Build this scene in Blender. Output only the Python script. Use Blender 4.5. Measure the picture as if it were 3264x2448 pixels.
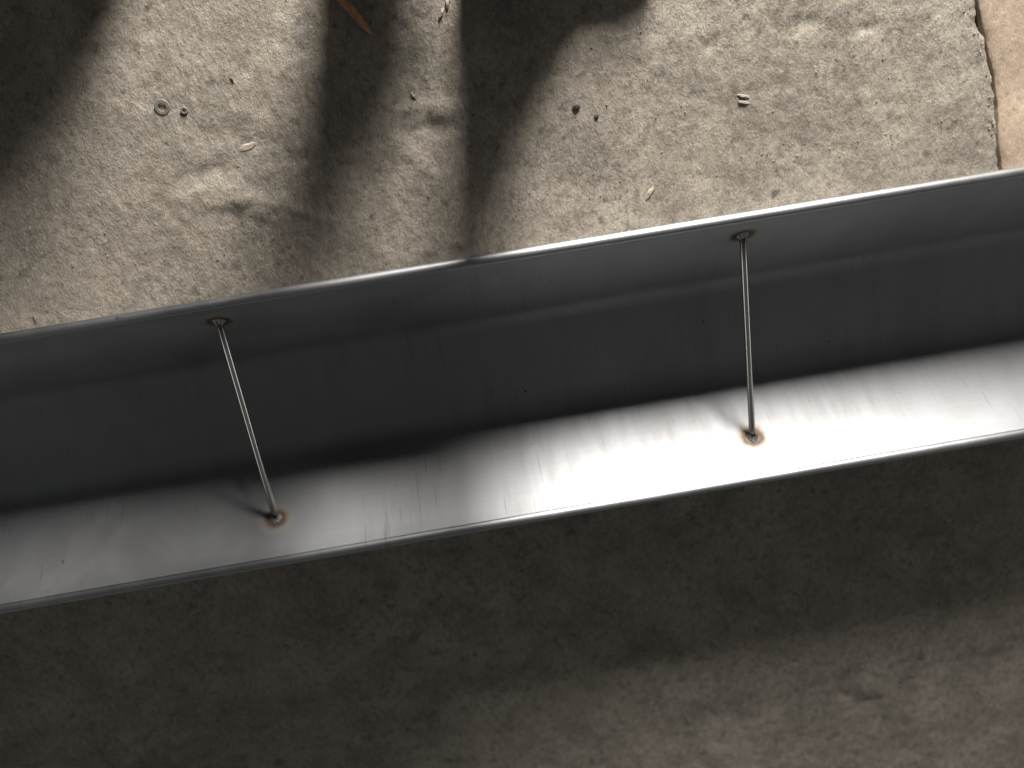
import bpy, bmesh, math, random
import numpy as np
from mathutils import Vector, Matrix

for o in list(bpy.data.objects):
    bpy.data.objects.remove(o)
S = bpy.context.scene
C = S.collection

# ------------------------------------------------------------------ camera
cam_d = bpy.data.cameras.new('camera')
cam = bpy.data.objects.new('camera', cam_d); C.objects.link(cam)
cam.location = (0.0, 0.3531, 1.0337)
cam.rotation_euler = (-0.3515, -0.0840, -0.1461)
cam_d.sensor_width = 36.0
cam_d.lens = 2960.0 / 3264.0 * 36.0
cam_d.dof.use_dof = True; cam_d.dof.focus_distance = 0.96; cam_d.dof.aperture_fstop = 2.5
cam_d.clip_start = 0.02; cam_d.clip_end = 100
S.camera = cam

# ------------------------------------------------------------------ world: dim workshop air
w = bpy.data.worlds.new('World'); S.world = w; w.use_nodes = True
bg = w.node_tree.nodes['Background']
bg.inputs['Color'].default_value = (0.97, 1.0, 0.985, 1)
wt = w.node_tree; tc = wt.nodes.new('ShaderNodeTexCoord'); sp_ = wt.nodes.new('ShaderNodeSeparateXYZ'); mr = wt.nodes.new('ShaderNodeMapRange')
mr.interpolation_type = 'SMOOTHSTEP'
mr.inputs['From Min'].default_value = 0.0; mr.inputs['From Max'].default_value = 0.75
mr.inputs['To Min'].default_value = 0.26; mr.inputs['To Max'].default_value = 0.084
wt.links.new(tc.outputs['Generated'], sp_.inputs[0]); wt.links.new(sp_.outputs['Z'], mr.inputs['Value'])
wt.links.new(mr.outputs[0], bg.inputs['Strength'])

# ------------------------------------------------------------------ the one lamp, low, behind the trough
LIGHT = Vector((0.62, 2.20, 0.70))
ld = bpy.data.lights.new('work_lamp', 'AREA')
ld.shape = 'RECTANGLE'; ld.size = 0.52; ld.size_y = 0.84   # a tall bright opening
ld.energy = 232; ld.color = (1.0, 0.97, 0.92)
lo = bpy.data.objects.new('work_lamp', ld); C.objects.link(lo)
lo.location = LIGHT
lo.rotation_euler = (Vector((0.15, -0.15, 0.05)) - LIGHT).to_track_quat('-Z', 'Y').to_euler()

# two faint added lights, one beyond each end of the trough: they draw the bright lines down the rods
for sx_ in (-1, 1):
    wd_ = bpy.data.lights.new('rod_glint_panel', 'AREA'); wd_.shape = 'RECTANGLE'; wd_.size = 2.0; wd_.size_y = 1.4
    wd_.energy = 8.0; wd_.color = (1.0, 0.98, 0.94)
    wo = bpy.data.objects.new('rod_glint_panel', wd_); C.objects.link(wo); wo.location = (sx_ * 4.0, -1.4, 0.95)
    wo.rotation_euler = (Vector((0, 0, 0.1)) - wo.location).to_track_quat('-Z', 'Y').to_euler()

S.view_settings.view_transform = 'Standard'
S.view_settings.look = 'None'
S.view_settings.exposure = 0.0
S.view_settings.gamma = 1.0
S.view_settings.use_curve_mapping = False
S.render.resolution_x = 1024; S.render.resolution_y = 768

random.seed(7)
rng = np.random.default_rng(11)

# ------------------------------------------------------------------ helpers
def obj(name, me, mat=None, parent=None):
    o = bpy.data.objects.new(name, me); C.objects.link(o)
    if mat: me.materials.append(mat)
    if parent: o.parent = parent
    return o

def from_bm(name, bm, mat=None, parent=None, smooth=False):
    bmesh.ops.recalc_face_normals(bm, faces=bm.faces)
    me = bpy.data.meshes.new(name); bm.to_mesh(me); bm.free()
    if smooth: me.shade_smooth()
    return obj(name, me, mat, parent)

def tag(o, label, cat, group=None):
    o['label'] = label; o['category'] = cat
    if group: o['group'] = group
    return o

def structure(o):
    o['kind'] = 'structure'; return o

def empty(name, loc=(0, 0, 0)):
    o = bpy.data.objects.new(name, None); C.objects.link(o); o.location = loc
    o.empty_display_size = 0.05
    return o

class NT:
    """small node-tree helper"""
    def __init__(self, name):
        self.m = bpy.data.materials.new(name); self.m.use_nodes = True
        self.t = self.m.node_tree; self.n = self.t.nodes; self.l = self.t.links
        self.b = self.n['Principled BSDF']
    def new(self, k, **kw):
        nd = self.n.new(k)
        for a, v in kw.items(): setattr(nd, a, v)
        return nd
    def link(self, a, b): self.l.new(a, b)
    def pos(self):
        return self.new('ShaderNodeNewGeometry').outputs['Position']
    def mapping(self, vec, scale=(1, 1, 1), rot=(0, 0, 0), loc=(0, 0, 0)):
        m = self.new('ShaderNodeMapping')
        m.inputs['Scale'].default_value = scale; m.inputs['Rotation'].default_value = rot
        m.inputs['Location'].default_value = loc
        self.link(vec, m.inputs['Vector']); return m.outputs[0]
    def noise(self, vec, scale, detail=4, rough=0.55, dist=0.0):
        n = self.new('ShaderNodeTexNoise')
        n.inputs['Scale'].default_value = scale; n.inputs['Detail'].default_value = detail
        n.inputs['Roughness'].default_value = rough; n.inputs['Distortion'].default_value = dist
        self.link(vec, n.inputs['Vector']); return n.outputs['Fac']
    def ramp(self, fac, stops, interp='LINEAR'):
        r = self.new('ShaderNodeValToRGB'); r.color_ramp.interpolation = interp
        e = r.color_ramp.elements
        while len(e) < len(stops): e.new(0.5)
        for el, (p, c) in zip(e, stops):
            el.position = p
            el.color = (c, c, c, 1) if not hasattr(c, '__len__') else (*c, 1)
        self.link(fac, r.inputs[0]); return r.outputs[0]
    def mix(self, fac, a, b, mode='MIX'):
        m = self.new('ShaderNodeMix', data_type='RGBA', blend_type=mode)
        for sock, v in ((m.inputs[0], fac), (m.inputs[6], a), (m.inputs[7], b)):
            if isinstance(v, (int, float)): sock.default_value = v
            elif hasattr(v, '__len__'): sock.default_value = (*v, 1)
            else: self.link(v, sock)
        return m.outputs[2]
    def math(self, op, a, b=None, clamp=False):
        m = self.new('ShaderNodeMath', operation=op, use_clamp=clamp)
        for i, v in enumerate((a, b)):
            if v is None: continue
            if isinstance(v, (int, float)): m.inputs[i].default_value = v
            else: self.link(v, m.inputs[i])
        return m.outputs[0]
    def bump(self, h, strength, dist, normal=None):
        b = self.new('ShaderNodeBump')
        b.inputs['Strength'].default_value = strength; b.inputs['Distance'].default_value = dist
        self.link(h, b.inputs['Height'])
        if normal is not None: self.link(normal, b.inputs['Normal'])
        return b.outputs[0]

# ------------------------------------------------------------------ materials
def concrete(name, dark, mid, light, smooth=1.0):
    k = NT(name); p = k.pos()
    st = k.mapping(p, scale=(1.3, 0.66, 1.0), rot=(0, 0, math.radians(12)))
    big = k.noise(p, 3.2, 4, 0.6, 0.3)
    med = k.noise(p, 17, 6, 0.62, 0.4)
    fin = k.noise(st, 125, 6, 0.74)
    gr = k.noise(st, 380, 4, 0.75)
    sp2 = k.noise(p, 62, 5, 0.72)
    c = k.ramp(med, [(0.28, dark), (0.52, mid), (0.75, light)])
    c = k.mix(k.ramp(big, [(0.35, 0.0), (0.7, 0.55)]), c, tuple(x * 0.62 for x in mid))
    c = k.mix(k.ramp(fin, [(0.34, 0.7), (0.50, 0.0)]), c, dark)
    c = k.mix(k.ramp(fin, [(0.53, 0.0), (0.70, 0.55)]), c, light)
    c = k.mix(k.ramp(gr, [(0.55, 0.0), (0.72, 0.5)]), c, tuple(min(1, x * 1.3) for x in light))
    c = k.mix(k.ramp(gr, [(0.30, 0.55), (0.47, 0.0)]), c, tuple(x * 0.6 for x in dark))
    c = k.mix(k.ramp(sp2, [(0.33, 0.75), (0.46, 0.0)]), c, tuple(x * 0.7 for x in dark))
    vor = k.new('ShaderNodeTexVoronoi'); vor.inputs['Scale'].default_value = 75; k.link(k.mapping(p, scale=(1.1, 0.8, 1)), vor.inputs['Vector'])
    pitm = k.ramp(k.noise(p, 5, 3, 0.6), [(0.44, 0.0), (0.60, 1.0)])
    pit = k.math('MULTIPLY', k.ramp(vor.outputs['Distance'], [(0.10, 1.0), (0.24, 0.0)]), pitm)
    c = k.mix(k.math('MULTIPLY', pit, 0.6 * smooth), c, tuple(x * 0.55 for x in dark))
    warm = k.noise(p, 8, 3, 0.6)
    c = k.mix(k.ramp(warm, [(0.45, 0.0), (0.75, 0.25)]), c, (0.30, 0.25, 0.19))
    # oily spots
    sp = k.noise(p, 46, 2, 0.5)
    c = k.mix(k.ramp(sp, [(0.70, 0.0), (0.78, 0.7)]), c, tuple(x * 0.35 for x in dark))
    k.link(c, k.b.inputs['Base Color'])
    k.b.inputs['Roughness'].default_value = 0.82
    k.b.inputs['Specular IOR Level'].default_value = 0.3
    n = k.bump(fin, 0.7 * smooth, 0.0028)
    n = k.bump(gr, 0.8 * smooth, 0.0014, n)
    n = k.bump(sp2, 0.55 * smooth, 0.0022, n)
    k.link(n, k.b.inputs['Normal'])
    return k.m

M_floor = concrete('rough_concrete', (0.143, 0.125, 0.102), (0.266, 0.233, 0.192), (0.372, 0.328, 0.272))
M_slab = concrete('tan_concrete', (0.25, 0.19, 0.138), (0.36, 0.278, 0.205), (0.44, 0.352, 0.265), 0.4)

kk = NT('joint_dirt'); kk.b.inputs['Base Color'].default_value = (0.05, 0.042, 0.032, 1); kk.b.inputs['Roughness'].default_value = 0.95
n_ = kk.noise(kk.pos(), 120, 4); kk.link(kk.ramp(n_, [(0.3, (0.03, 0.026, 0.02)), (0.7, (0.09, 0.075, 0.055))]), kk.b.inputs['Base Color'])
M_joint = kk.m

# trough geometry (metres)
W, H, A = 0.285, 0.1275, 0.0741
TH = 0.0015
ZB = 0.003                                   # pan rests on the floor's high spots
RODS = [(-0.2575, 0.0004), (0.2885, -0.0016)]  # x of each rod, slight skew
RS = 0.355                                     # how far down the side the rods are welded
AF = 0.094                                    # run of the side nearer the lamp (flatter)
RF = 0.21                                     # and on the side nearer the lamp
WELDS = []
for x, dd in RODS:
    WELDS += [(x + dd, W / 2 - AF * RF, ZB + H * (1 - RF)), (x - dd, -W / 2 + A * RS, ZB + H * (1 - RS))]

R14 = math.radians(10)
def stainless(name, rough=0.36, tint=True):
    k = NT(name); p = k.pos()
    k.b.inputs['Metallic'].default_value = 1.0
    smear = k.noise(p, 9, 5, 0.6, 0.6)
    brush = k.noise(k.mapping(p, scale=(1.0, 40, 40)), 22, 4, 0.6)       # rolling grain along the sheet
    scr = k.noise(k.mapping(p, scale=(260, 14, 14), rot=(0, 0, math.radians(14))), 1.0, 2, 0.5)
    scm = k.noise(p, 12, 2, 0.5)
    c = k.ramp(smear, [(0.3, (0.255, 0.255, 0.262)), (0.7, (0.315, 0.318, 0.33))])
    c = k.mix(k.ramp(brush, [(0.35, 0.22), (0.6, 0.0)]), c, (0.21, 0.208, 0.205))
    mark = k.math('MULTIPLY', k.ramp(scr, [(0.66, 0.0), (0.70, 0.5)]), k.ramp(scm, [(0.48, 0.0), (0.6, 1.0)]))
    c = k.mix(mark, c, (0.16, 0.15, 0.145))
    r = k.math('ADD', k.ramp(smear, [(0.25, rough - 0.05), (0.75, rough + 0.07)]), 0.0)
    # dust film, drip marks and grime lying in the sheet
    drip = k.noise(k.mapping(p, scale=(55, 5, 5), rot=(0, 0, R14)), 1.0, 4, 0.65)
    dm = k.noise(p, 6.5, 3, 0.6)
    df = k.math('MULTIPLY', k.ramp(drip, [(0.42, 0.0), (0.72, 0.4)]), k.ramp(dm, [(0.38, 0.0), (0.62, 1.0)]))
    c = k.mix(df, c, (0.22, 0.212, 0.20)); r = k.math('ADD', r, k.math('MULTIPLY', df, 0.16))
    dust = k.noise(p, 330, 4, 0.75)
    c = k.mix(k.ramp(dust, [(0.56, 0.0), (0.74, 0.4)]), c, (0.20, 0.185, 0.165))
    spot = k.noise(p, 70, 1, 0.4)
    c = k.mix(k.ramp(spot, [(0.80, 0.0), (0.825, 0.6)]), c, (0.09, 0.08, 0.07))
    if tint:
        wob = k.noise(p, 95, 3, 0.6)
        dmin = None
        for q in WELDS:
            d = k.new('ShaderNodeVectorMath', operation='DISTANCE')
            k.link(p, d.inputs[0]); d.inputs[1].default_value = q
            dmin = d.outputs['Value'] if dmin is None else k.math('MINIMUM', dmin, d.outputs['Value'])
        dw = k.math('ADD', dmin, k.math('MULTIPLY', k.math('SUBTRACT', wob, 0.5), 0.007))
        f = k.math('DIVIDE', dw, 0.024, clamp=True)
        heat = k.ramp(f, [(0.0, (0.10, 0.09, 0.09)), (0.24, (0.17, 0.145, 0.15)), (0.36, (0.12, 0.085, 0.06)),
                          (0.48, (0.175, 0.125, 0.088)), (0.62, (0.30, 0.25, 0.20)), (1.0, (0.40, 0.395, 0.39))])
        k_f = k.ramp(f, [(0.0, 1.0), (0.45, 0.95), (0.62, 0.6), (0.95, 0.0)])
        c = k.mix(k_f, c, heat)
        r = k.math('ADD', r, k.math('MULTIPLY', k_f, 0.12))
    # rolled along its length, so it scatters across the grain
    geo = k.new('ShaderNodeNewGeometry'); cr = k.new('ShaderNodeVectorMath', operation='CROSS_PRODUCT')
    k.link(geo.outputs['True Normal'], cr.inputs[0]); cr.inputs[1].default_value = (1, 0, 0)
    k.link(cr.outputs[0], k.b.inputs['Tangent']); k.b.inputs['Anisotropic'].default_value = 0.40
    k.link(c, k.b.inputs['Base Color'])
    k.link(r, k.b.inputs['Roughness'])
    n = k.bump(k.noise(k.mapping(p, scale=(1, 2.2, 2.2)), 3.5, 1, 0.4), 0.16, 0.004)
    n = k.bump(brush, 0.05, 0.0006, n)
    n = k.bump(k.noise(p, 700, 2, 0.5), 0.10, 0.0002, n)
    k.link(n, k.b.inputs['Normal'])
    return k.m

M_steel = stainless('stainless_sheet', 0.57)
M_rim = stainless('stainless_rim', 0.42, False)

k = NT('rod_steel'); k.b.inputs['Metallic'].default_value = 1.0
p_ = k.pos()
sep = k.new('ShaderNodeSeparateXYZ'); k.link(p_, sep.inputs[0])
ay = k.math('ABSOLUTE', sep.outputs[1])
burn = k.ramp(k.math('DIVIDE', k.math('SUBTRACT', W / 2 - A * 0.28, ay), 0.035, clamp=True), [(0.0, 1.0), (0.3, 0.85), (0.9, 0.0)])
kc = k.mix(burn, (0.60, 0.595, 0.56), (0.14, 0.115, 0.10)); k.link(kc, k.b.inputs['Base Color'])
k.link(k.math('ADD', k.math('MULTIPLY', burn, 0.3), 0.06), k.b.inputs['Roughness'])
k.link(k.bump(k.noise(p_, 260, 3), 0.12, 0.0005), k.b.inputs['Normal'])
M_rod = k.m

def simple(name, col, rough=0.6, metal=0.0, var=0.35, scale=180):
    k = NT(name); n = k.noise(k.pos(), scale, 4, 0.6)
    k.link(k.ramp(n, [(0.25, tuple(c * (1 - var) for c in col)), (0.75, tuple(min(1, c * (1 + var)) for c in col))]), k.b.inputs['Base Color'])
    k.b.inputs['Roughness'].default_value = rough; k.b.inputs['Metallic'].default_value = metal
    k.link(k.bump(n, 0.3, 0.0008), k.b.inputs['Normal'])
    return k.m
M_weld = simple('weld_metal', (0.30, 0.28, 0.27), 0.52, 1.0, 0.4, 300)
M_wood = simple('weathered_wood', (0.40, 0.22, 0.10), 0.75)
M_chip = simple('pale_chip', (0.27, 0.225, 0.175), 0.7)
M_iron = simple('dull_steel', (0.20, 0.178, 0.148), 0.6, 0.1)
M_shiny = simple('bright_swarf', (0.78, 0.76, 0.72), 0.22, 1.0, 0.15)
M_stone = simple('dark_grit', (0.045, 0.04, 0.035), 0.8)
M_blocker = simple('blocker_dark', (0.06, 0.065, 0.06), 0.6)  # plain dark surface for the added shadow blockers

# ------------------------------------------------------------------ floor
def vnoise(x, y, seed):
    """smooth value noise, numpy"""
    xi = np.floor(x).astype(np.int64); yi = np.floor(y).astype(np.int64)
    fx = x - xi; fy = y - yi
    fx = fx * fx * (3 - 2 * fx); fy = fy * fy * (3 - 2 * fy)
    def h(a, b):
        v = (a * 374761393 + b * 668265263 + seed * 1442695041) & 0xFFFFFFFF
        v = ((v ^ (v >> 13)) * 1274126177) & 0xFFFFFFFF
        return ((v ^ (v >> 16)) & 0xFFFF) / 65535.0
    return (h(xi, yi) * (1 - fx) + h(xi + 1, yi) * fx) * (1 - fy) + (h(xi, yi + 1) * (1 - fx) + h(xi + 1, yi + 1) * fx) * fy

def fbm(x, y, f, seed, octv=4, gain=0.5):
    r = 0; a = 1; s = 0
    for i in range(octv):
        r = r + a * (vnoise(x * f + 31.7 * i, y * f - 17.3 * i, seed + i) - 0.5); s += a; a *= gain; f *= 2.03
    return r / s

def joint_x(y):
    y = np.asarray(y, float)
    return 0.5909 + (0.3105 - y) * 0.182 + 0.004 * np.sin(y * 31 + 1) + 0.010 * fbm(y * 0 + 3.1, y, 24, 77, 4)

# dents and trowel ridges read off the photograph: x, y, length, width, angle, height
RIDGES = [(-0.245, 0.262, 0.10, 0.012, 0.15, -0.0045), (-0.20, 0.285, 0.07, 0.011, -0.35, -0.004),
          (-0.225, 0.222, 0.13, 0.014, -0.45, 0.0045), (-0.16, 0.200, 0.10, 0.012, -0.55, 0.004),
          (-0.30, 0.215, 0.05, 0.010, 0.9, 0.003), (-0.02, 0.272, 0.045, 0.008, -0.15, -0.006),
          (0.00, 0.285, 0.05, 0.010, -0.1, 0.005), (-0.03, 0.235, 0.045, 0.010, -0.9, 0.004),
          (0.465, 0.300, 0.016, 0.008, -0.1, -0.005), (0.40, 0.315, 0.05, 0.008, 0.15, -0.003),
          (0.44, 0.325, 0.04, 0.010, 0.3, 0.004), (0.300, 0.305, 0.02, 0.010, 0.4, -0.004),
          (0.33, 0.245, 0.06, 0.016, 0.2, -0.002), (0.45, 0.20, 0.08, 0.02, -0.3, -0.002),
          (0.46, -0.60, 0.04, 0.007, 0.1, -0.003), (0.43, -0.585, 0.03, 0.007, -0.4, -0.003), (0.24, -0.63, 0.025, 0.008, -0.6, -0.003),
          (0.58, -0.54, 0.012, 0.008, 0.0, -0.003), (0.22, -0.66, 0.04, 0.008, -1.0, -0.004), (0.03, -0.57, 0.03, 0.008, 0.2, -0.003)]

def floor_h(x, y):
    z = 0.0075 * fbm(x, y, 5.0, 3, 3) + 0.0024 * fbm(x * 1.15, y * 0.8, 22, 19, 4, 0.6)
    mask = np.clip(1.5 - np.abs(x - 0.2) * 1.5, 0.25, 1)
    z = z + 0.0016 * fbm(x * 1.4, y * 0.75, 105, 41, 2, 0.75) * mask
    for (cx, cy, ln, wd, an, ht) in RIDGES:
        dx = x - cx; dy = y - cy
        u = dx * math.cos(an) + dy * math.sin(an); v = -dx * math.sin(an) + dy * math.cos(an)
        v = v + 2.2 * u * u + 0.016 * fbm(x, y, 38, 5, 3, 0.65)
        z = z + 0.5 * ht * (1 + 1.6 * fbm(x, y, 55, 23, 3, 0.7)) * np.exp(-(u / ln) ** 2 * 2 - (v / (wd * 1.35)) ** 2 * 2)
    # level seat under the trough
    f = np.clip((np.abs(y) - 0.085) / 0.05, 0, 1)
    z = z * (0.25 + 0.75 * f)
    return z - 0.0012

def spaced(lo, hi, flo, fhi, fine, coarse):
    out = []
    v = lo
    while v < flo: out.append(v); v += coarse
    out += list(np.arange(flo, fhi, fine))
    v = fhi
    while v < hi: out.append(v); v += coarse
    out.append(hi)
    return np.array(out)

def sheet(name, X, Y, Z, mat):
    ny, nx = X.shape
    verts = np.stack([X, Y, Z], -1).reshape(-1, 3)
    i = np.arange((ny - 1) * (nx - 1)); r = i // (nx - 1); c = i % (nx - 1); a = r * nx + c
    faces = np.stack([a, a + 1, a + nx + 1, a + nx], 1)
    me = bpy.data.meshes.new(name)
    me.from_pydata(verts.tolist(), [], faces.tolist()); me.shade_smooth()
    return obj(name, me, mat)

GAP = 0.0026
ys = spaced(-3.0, 3.0, -0.86, 0.56, 0.0034, 0.12)
us = spaced(-3.0, 0.0, -0.80, 0.0, 0.0034, 0.12) if False else None
xs = np.concatenate([np.arange(-3.0, -0.82, 0.12), np.arange(-0.82, 0.6, 0.0034), [0.6, 0.6012, 0.6012]])
def slab_left():
    X, Y = np.meshgrid(xs, ys)
    wgt = np.clip((X - 0.2) / 0.4, 0, 1) ** 1.5
    J = joint_x(Y) - GAP * (1.1 + 3.0 * fbm(Y * 0 + 9.3, Y, 55, 31, 3, 0.6))
    X2 = X + wgt * (J - 0.6)
    Z = floor_h(X2, Y)
    # rounded, broken arris at the joint
    e = np.clip(1 - (J - X2) / 0.007, 0, 1)
    Z = Z - 0.003 * e * e * (0.6 + 1.5 * np.clip(fbm(X2, Y, 60, 8, 2), -0.3, 0.5))
    Z[:, -1] = -0.03; X2[:, -1] = X2[:, -2]
    return sheet('concrete_floor', X2, Y, Z, M_floor)
structure(slab_left())
xr = np.concatenate([[0.6, 0.6], np.arange(0.6012, 0.80, 0.0034), np.arange(0.82, 3.0, 0.12)])
def slab_right():
    X, Y = np.meshgrid(xr, ys)
    wgt = np.clip(1 - (X - 0.6) / 0.6, 0, 1)
    J = joint_x(Y) + GAP
    X2 = X + wgt * (J - 0.6)
    Z = 0.0045 * fbm(X2, Y, 9, 55, 3) + 0.0012 * fbm(X2, Y, 60, 56, 3)
    e = np.clip(1 - (X2 - J) / 0.006, 0, 1)
    Z = Z - 0.002 * e * e
    Z[:, 0] = -0.03
    return sheet('concrete_slab', X2, Y, Z, M_slab)
structure(slab_right())
bm = bmesh.new()
v = [bm.verts.new((float(joint_x(y)) + s * 0.012, y, -0.010)) for y in np.linspace(-3, 3, 160) for s in (-1, 1)]
for i in range(0, len(v) - 2, 2): bm.faces.new((v[i], v[i + 1], v[i + 3], v[i + 2]))
structure(from_bm('floor_joint', bm, M_joint))

def ground_z(x, y):
    return float(floor_h(np.array([x]), np.array([y]))[0])

# ------------------------------------------------------------------ the trough
LEN0, LEN1 = -1.35, 1.35
def extrude_profile(name, prof, mat, parent, seed=0, wob=0.0, step=0.03):
    """closed (y,z) profile swept along x"""
    n = len(prof); xs_ = np.arange(LEN0, LEN1 + 1e-6, step)
    vs = []; fs = []
    for x in xs_:
        o = wob * fbm(np.array([x]), np.array([seed * 3.3]), 3.0, 90 + seed, 2)[0]
        for (y, z) in prof: vs.append((x, y + o * (1 if z > 0.05 else 0), z))
    for i in range(len(xs_) - 1):
        for j in range(n):
            a = i * n + j; b = i * n + (j + 1) % n
            fs.append((a, b, b + n, a + n))
    fs.append(tuple(range(n - 1, -1, -1))); fs.append(tuple(range((len(xs_) - 1) * n, len(xs_) * n)))
    me = bpy.data.meshes.new(name); me.from_pydata(vs, [], fs)
    o = obj(name, me, mat, parent)
    bm = bmesh.new(); bm.from_mesh(me); bmesh.ops.recalc_face_normals(bm, faces=bm.faces); bm.to_mesh(me); bm.free()
    me.set_sharp_from_angle(angle=math.radians(40)) if hasattr(me, 'set_sharp_from_angle') else None
    for p in me.polygons: p.use_smooth = True
    return o

def offset_path(path, t):
    """outer copy of an open path, offset by t to its right"""
    out = []
    for i, p in enumerate(path):
        a = Vector(path[max(i - 1, 0)]); b = Vector(path[min(i + 1, len(path) - 1)])
        d = (b - a).normalized(); nrm = Vector((d.y, -d.x))
        out.append((p[0] + nrm.x * t, p[1] + nrm.y * t))
    return out

def strip(path, t):
    q = offset_path(path, t)
    return list(path) + q[::-1]

RB = 0.030                                      # bend radius pan / side
RW = 0.0056                                     # rolled edge
def arc(cx, cz, r, a0, a1, n=7):
    return [(cx + r * math.cos(a0 + (a1 - a0) * i / n), cz + r * math.sin(a0 + (a1 - a0) * i / n)) for i in range(n + 1)]

def side_geometry(run):
    """inner face of one side, drawn for +y: pan edge -> bend -> flat side -> rolled rim"""
    an = math.atan2(H, run); tl = RB * math.tan(an / 2); yb = W / 2 - run
    bend = arc(yb - tl, ZB + RB, RB, -math.pi / 2, -math.pi / 2 + an, 20)
    top = (W / 2 - 0.0014, ZB + H - 0.0014 * H / run)
    b = bend[-1]
    side = bend + [(b[0] + (top[0] - b[0]) * t, b[1] + (top[1] - b[1]) * t) for t in (0.25, 0.5, 0.75)] + [top]
    rim = arc(top[0] + RW, top[1], RW, math.pi + 0.45, -math.pi / 2.6, 24)
    return an, yb - tl, side, rim
ang_f, pan_f, side_f, rim_f = side_geometry(AF)
ang_n, pan_n, side_n, rim_n = side_geometry(A)

trough = empty('steel_trough', (0, 0, 0))
tag(trough, 'long grey stainless steel trough with sloping sides and cross rods lying on the concrete', 'trough')
mir = lambda pr: [(-y, z) for (y, z) in pr]
pan = [(-pan_n, ZB), (0, ZB - 0.0003), (pan_f, ZB), (pan_f, ZB - TH), (0, ZB - TH - 0.0003), (-pan_n, ZB - TH)]
extrude_profile('bottom', pan, M_steel, trough)
s1 = extrude_profile('side_wall', strip(side_f, TH), M_steel, trough, 1, 0.0)
s1['label'] = 'shaded side wall of the trough, nearer the lamp'
s2 = extrude_profile('side_wall', mir(strip(side_n, TH)), M_steel, trough, 2, 0.0)
s2['label'] = 'brightly lit side wall of the trough'
extrude_profile('rim', strip(rim_f, TH), M_rim, trough, 1)
extrude_profile('rim', mir(strip(rim_n, TH)), M_rim, trough, 2)

def tube(path, r, seg=20):
    bm = bmesh.new(); rings = []
    for i, p in enumerate(path):
        a = Vector(path[max(0, i - 1)]); b = Vector(path[min(len(path) - 1, i + 1)])
        d = (b - a).normalized()
        u = d.cross(Vector((0, 0, 1)))
        u = u.normalized() if u.length > 1e-4 else Vector((1, 0, 0))
        v = d.cross(u).normalized(); rr = r[i] if hasattr(r, '__len__') else r
        rings.append([bm.verts.new(Vector(p) + (u * math.cos(2 * math.pi * k / seg) + v * math.sin(2 * math.pi * k / seg)) * rr) for k in range(seg)])
    for a, b in zip(rings, rings[1:]):
        for k in range(seg): bm.faces.new((a[k], a[(k + 1) % seg], b[(k + 1) % seg], b[k]))
    bm.faces.new(rings[0][::-1]); bm.faces.new(rings[-1])
    return bm

RR = 0.0035
for i in range(2):
    a = Vector(WELDS[2 * i]); b = Vector(WELDS[2 * i + 1])
    d = (b - a).normalized()
    pts = []
    for t in np.linspace(-0.004, 1.004, 25):
        q = a.lerp(b, t)
        pts.append(q)
    rod = from_bm('cross_rod', tube(pts, RR), M_rod, trough, True)
    rod['label'] = ('round cross rod at the shaded end of the trough' if i == 0 else 'round cross rod over the brightest patch of the trough')
    # weld bead: lumpy ring of little puddles round each rod end, lying on the sloping side
    for end, sgn in ((a, 1), (b, -1)):
        sa = ang_f if sgn > 0 else ang_n; nrm = Vector((0, -sgn * math.sin(sa), math.cos(sa))); tx = Vector((1, 0, 0)); tv = nrm.cross(tx)
        bm = bmesh.new(); nb = 30; rr = []
        prof = [(1.9, 0.0002), (1.75, 0.0009), (1.45, 0.0017), (1.15, 0.0026), (0.95, 0.0040), (0.80, 0.0045)]
        ph = random.random() * 6
        for (f, hgt) in prof:
            ring = []
            for q in range(nb):
                an = 2 * math.pi * q / nb
                rad = RR * (f * (1 + 0.10 * math.sin(an * 3 + ph) + 0.06 * math.sin(an * 7 + ph * 2)) if f > 1 else f)
                hh = hgt * (1 + 0.25 * math.sin(an * 9 + ph))
                e_ = Vector(end) + (tx * math.cos(an) + tv * math.sin(an) * 1.12) * rad + nrm * (hh + 0.0001)
                ring.append(bm.verts.new(e_))
            rr.append(ring)
        for r0, r1 in zip(rr, rr[1:]):
            for q in range(nb): bm.faces.new((r0[q], r0[(q + 1) % nb], r1[(q + 1) % nb], r1[q]))
        from_bm('weld', bm, M_weld, rod, True)

# ------------------------------------------------------------------ things dropped on the floor
def washer(name, x, y, ro, ri, h, mat, label, hexa=False, tilt=(0.06, -0.04)):
    bm = bmesh.new(); n = 6 if hexa else 28; m = 28
    prof = [(ro, 0), (ro, h * 0.85), (ro * 0.95, h), (ri * 1.06, h), (ri, h * 0.85), (ri, 0)]
    rings = []
    for (r, z) in prof:
        ring = []
        for q in range(m):
            an = 2 * math.pi * q / m
            rr = r
            if hexa and r > ri * 1.2:
                s = math.pi / 3; rr = r * math.cos(s / 2) / math.cos((an % s) - s / 2)
            ring.append(bm.verts.new((rr * math.cos(an), rr * math.sin(an), z)))
        rings.append(ring)
    for a, b in zip(rings, rings[1:] + rings[:1]):
        for q in range(m): bm.faces.new((a[q], a[(q + 1) % m], b[(q + 1) % m], b[q]))
    o = from_bm(name, bm, mat); o.location = (x, y, ground_z(x, y) + 0.0004); o.rotation_euler = (*tilt, 0.3)
    return tag(o, label, name.split('_')[-1])

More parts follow.
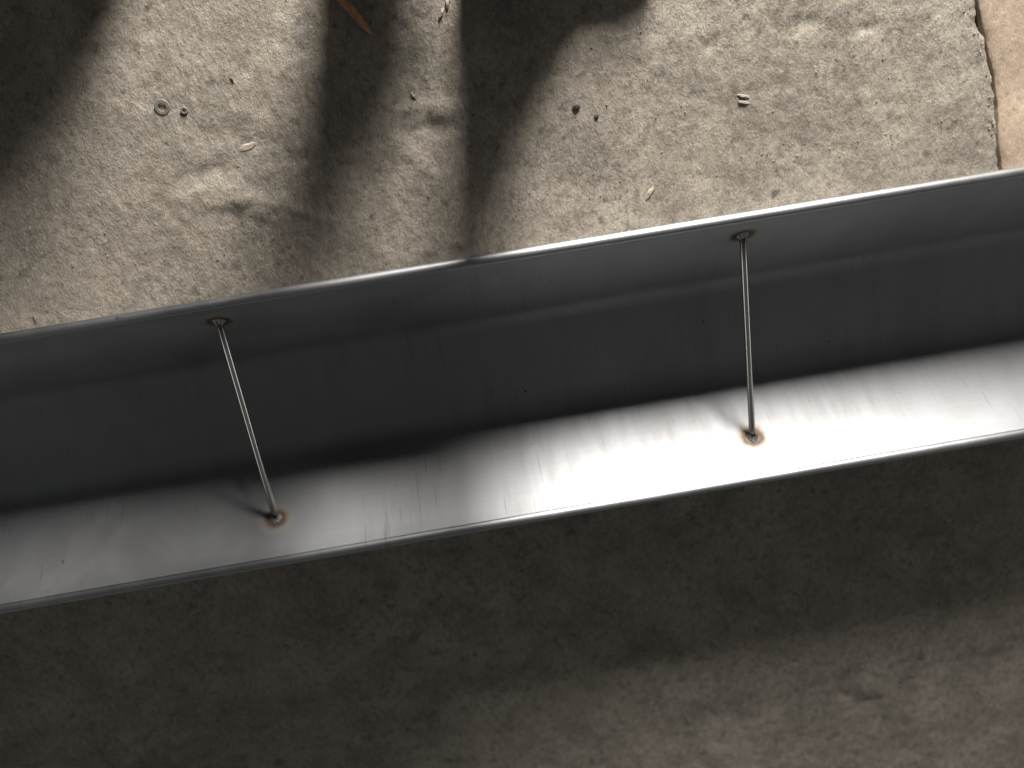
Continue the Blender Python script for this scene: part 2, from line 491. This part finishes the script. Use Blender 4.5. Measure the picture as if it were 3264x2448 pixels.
def shard(name, x, y, ln, wd, th, ang_, mat, label, cat, bow=0.0, seed=0, group=None):
    """splinter: tapered, faceted, slightly bowed strip"""
    r = random.Random(seed); bm = bmesh.new(); rings = []
    N = 7
    for i in range(N):
        t = i / (N - 1); e = 0.35 + 0.65 * math.sin(math.pi * min(1, max(0.06, t * 0.9 + 0.05)))
        px = (t - 0.5) * ln; py = bow * math.sin(t * math.pi) + r.uniform(-0.06, 0.06) * wd; pz = r.uniform(0, 0.15) * th
        hw = wd / 2 * e * r.uniform(0.85, 1.1); hh = th * e
        rings.append([bm.verts.new((px, py - hw, pz)), bm.verts.new((px, py - hw * 0.7, pz + hh)), bm.verts.new((px, py + hw * 0.6, pz + hh * r.uniform(0.75, 1.1))), bm.verts.new((px, py + hw, pz))])
    for a, b in zip(rings, rings[1:]):
        for q in range(4): bm.faces.new((a[q], a[(q + 1) % 4], b[(q + 1) % 4], b[q]))
    bm.faces.new(rings[0]); bm.faces.new(rings[-1][::-1])
    o = from_bm(name, bm, mat); o.location = (x, y, ground_z(x, y) + 0.0003); o.rotation_euler = (0, 0, ang_)
    return tag(o, label, cat, group)

def pebble(name, x, y, r_, mat, label, cat, seed):
    r = random.Random(seed); bm = bmesh.new()
    bmesh.ops.create_icosphere(bm, subdivisions=2, radius=r_)
    for v_ in bm.verts:
        k_ = 1 + r.uniform(-0.16, 0.16); v_.co = Vector((v_.co.x * k_ * 1.15, v_.co.y * k_, v_.co.z * k_ * 0.65))
    o = from_bm(name, bm, mat); o.location = (x, y, ground_z(x, y) + r_ * 0.35)
    return tag(o, label, cat)


R_ = math.radians
washer('steel_washer', -0.2846, 0.3323, 0.0080, 0.0042, 0.0013, M_iron, 'dark round steel washer lying flat on the rough concrete', tilt=(0.10, -0.08))
washer('steel_nut', -0.2632, 0.3259, 0.0042, 0.0020, 0.0018, M_iron, 'tiny dark nut on the concrete just right of the washer', True)
shard('wood_splinter', -0.0735, 0.3960, 0.062, 0.0085, 0.004, R_(-56), M_wood, 'orange brown wood splinter lying in the shadow at the top edge', 'splinter', 0.001, 1)
shard('wood_chip', 0.2169, 0.1616, 0.017, 0.0055, 0.002, R_(50), M_chip, 'pale slanting wood chip just beyond the bright end of the trough rim', 'chip', 0.0006, 2)
shard('wood_chip', 0.3299, 0.2500, 0.014, 0.0032, 0.0016, R_(-20), M_chip, 'upper of two short pale chips lying parallel on the lit concrete', 'chip', 0.0, 3)
shard('wood_chip', 0.3303, 0.2432, 0.013, 0.0034, 0.0016, R_(-18), M_chip, 'lower of two short pale chips lying parallel on the lit concrete', 'chip', 0.0, 4)
shard('wood_flake', -0.2085, 0.2790, 0.018, 0.0080, 0.0010, R_(14), M_chip, 'flat tan flake among the trowel dents right of the washer', 'flake', 0.0, 5)
shard('plaster_crumb', 0.0270, 0.3895, 0.014, 0.0045, 0.003, R_(70), M_chip, 'whitish crumb at the top edge between two shadows', 'crumb', 0.001, 6)
shard('plaster_crumb', 0.0180, 0.3800, 0.012, 0.0036, 0.0024, R_(55), M_chip, 'smaller whitish crumb just below the crumb at the top edge', 'crumb', 0.0, 7)
shard('metal_swarf', -0.4822, 0.1335, 0.009, 0.0016, 0.0016, R_(-75), M_shiny, 'tiny glinting metal shaving on the concrete at the left edge', 'swarf', 0.0012, 8)
shard('metal_swarf', -0.2080, 0.3480, 0.007, 0.0014, 0.0014, R_(-70), M_shiny, 'tiny glinting metal shaving above and right of the washer', 'swarf', 0.0008, 9)
shard('metal_sliver', 0.0201, 0.1965, 0.013, 0.0030, 0.0016, R_(-85), M_iron, 'grey metal sliver in the tip of the wide shadow by the rim', 'sliver', 0.0, 10)
shard('metal_sliver', -0.0251, 0.3042, 0.009, 0.0030, 0.0016, R_(-60), M_iron, 'small grey sliver in the shadow below the wood splinter', 'sliver', 0.0, 11)
pebble('dark_pebble', 0.1455, 0.2668, 0.0036, M_stone, 'black bit of grit on lit concrete right of the wide shadow', 'pebble', 1)
pebble('dark_pebble', 0.1665, 0.2537, 0.0024, M_stone, 'tiny dark bit of grit right of the black bit of grit', 'pebble', 2)

def crumb_in_pan(x, y_, r_, label, seed):
    o = pebble('dirt_crumb', x, y_, r_, M_stone, label, 'crumb', seed)
    o.location.z = ZB + r_ * 0.5
crumb_in_pan(0.045, -0.047, 0.0014, 'black speck of dirt in the trough bottom, midway between the rods', 21)
crumb_in_pan(0.415, -0.048, 0.0012, 'black speck of dirt in the trough bottom, right of the right rod', 22)

# loose grit: tiny broken crumbs in drifts, thickest by the joint and along the trough
def grit():
    n = 2600
    gx = rng.uniform(-0.75, 0.60, n); gy = rng.uniform(-0.75, 0.47, n)
    keep = (np.abs(gy) > 0.175) & (fbm(gx, gy, 9, 61, 3) + rng.uniform(-0.25, 0.25, n) > 0.06)
    gx = gx[keep]; gy = gy[keep]
    jy = rng.uniform(0.16, 0.45, 90); gx = np.concatenate([gx, joint_x(jy) - np.abs(rng.normal(0, 0.006, 90)) - 0.003]); gy = np.concatenate([gy, jy])
    tx = rng.uniform(-0.6, 0.6, 160); gx = np.concatenate([gx, tx]); gy = np.concatenate([gy, 0.165 + np.abs(rng.normal(0, 0.02, 160))])
    gz = floor_h(gx, gy)
    vs = []; fs = []
    for x, y_, z in zip(gx, gy, gz):
        r_ = 0.0005 + 0.0011 * rng.random() ** 2.5; b = len(vs); a0 = rng.uniform(0, 6.28)
        for q in range(4):
            rr = r_ * rng.uniform(0.7, 1.35)
            vs.append((x + rr * math.cos(a0 + q * 1.5708), y_ + rr * math.sin(a0 + q * 1.5708), z + r_ * rng.uniform(0.1, 0.4)))
        vs.append((x + r_ * rng.uniform(-0.3, 0.3), y_, z + r_ * rng.uniform(0.7, 1.1))); vs.append((x, y_, z - r_ * 0.5))
        for q in range(4):
            fs.append((b + q, b + (q + 1) % 4, b + 4)); fs.append((b + (q + 1) % 4, b + q, b + 5))
    me = bpy.data.meshes.new('loose_grit'); me.from_pydata(vs, [], fs)
    o = obj('loose_grit', me, M_grit); o['kind'] = 'stuff'
    tag(o, 'fine loose grit and dust crumbs scattered over the concrete', 'grit')
M_grit = simple('concrete_grit', (0.17, 0.145, 0.115), 0.9, 0.0, 0.75, 45)
grit()

# ------------------------------------------------------------------ unseen blockers added between lamp and trough, shaped to their shadows
YC = 0.56
def prism(name, pts, y0, y1, parent, bev=0.004):
    """solid cut to an (x,z) outline, y0..y1 thick, edges eased"""
    bm = bmesh.new()
    f = bm.faces.new([bm.verts.new((x, y0, z)) for x, z in pts])
    r = bmesh.ops.extrude_face_region(bm, geom=[f])
    bmesh.ops.translate(bm, vec=(0, y1 - y0, 0), verts=[g for g in r['geom'] if isinstance(g, bmesh.types.BMVert)])
    bmesh.ops.bevel(bm, geom=list(bm.edges), offset=bev, segments=2, affect='EDGES', clamp_overlap=True)
    return from_bm(name, bm, M_blocker, parent)

def sh(px, py, yp):
    """point of the plane y = yp that shades floor point (px, py)"""
    t = (yp - py) / (LIGHT.y - py)
    return (px + t * (LIGHT.x - px), t * LIGHT.z * 1.14)

blocker = empty('shadow_blocker', (0, 0, 0))
tag(blocker, 'unseen dark blocker added beyond the top edge, throwing its shadow over the trough', 'blocker')
y = 0.403
prism('blocker_right', [(0.055, 0.0), (0.247, 0.0), sh(0.240, 0.361, y), sh(0.230, 0.334, y), sh(0.203, 0.318, y), sh(0.150, 0.316, y), sh(0.106, 0.25, y), sh(0.060, 0.165, y),
               (0.116, 0.25), (0.116, 0.38), (0.046, 0.38), (0.046, 0.25), sh(-0.012, 0.17, y), sh(0.004, 0.233, y), sh(0.018, 0.298, y), sh(0.043, 0.388, y)], y, y + 0.035, blocker)
y = 0.49
prism('blocker_mid', [(-0.080, 0.0), (0.008, 0.0), sh(-0.005, 0.395, y), sh(0.002, 0.345, y), sh(0.014, 0.318, y), sh(0.0, 0.29, y), sh(-0.04, 0.255, y), sh(-0.085, 0.195, y), sh(-0.115, 0.15, y),
              (-0.052, 0.25), (-0.056, 0.48), (-0.104, 0.48), (-0.104, 0.25), sh(-0.22, 0.15, y), sh(-0.185, 0.226, y), sh(-0.132, 0.319, y), sh(-0.097, 0.408, y)], y, y + 0.035, blocker)
y = 0.54
prism('blocker_left', [(-0.75, 0.0), (-0.26, 0.0), sh(-0.283, 0.436, y), sh(-0.326, 0.376, y), sh(-0.362, 0.326, y), sh(-0.415, 0.262, y), sh(-0.475, 0.20, y), sh(-0.55, 0.14, y), sh(-0.68, 0.07, y), (-0.75, 0.21)], y, y + 0.04, blocker)
for bx in (-0.42,):
    prism('blocker_strip', [(bx, 0.13 if bx < -0.29 else 0.245), (bx + 0.024, 0.13 if bx < -0.29 else 0.245), (bx + 0.024, 0.48), (bx, 0.48)], y + 0.045, y + 0.07, blocker)  # thin strip added to dim the lit wall at the left
prism('blocker_top', [(-0.75, 0.44), (-0.45, 0.43), (0.09, 0.325), (0.17, 0.305), (0.205, 0.33), (0.205, 0.68), (-0.75, 0.68)], 0.50, 0.62, blocker)  # upper mass added to shade the wall and the floor at lower left
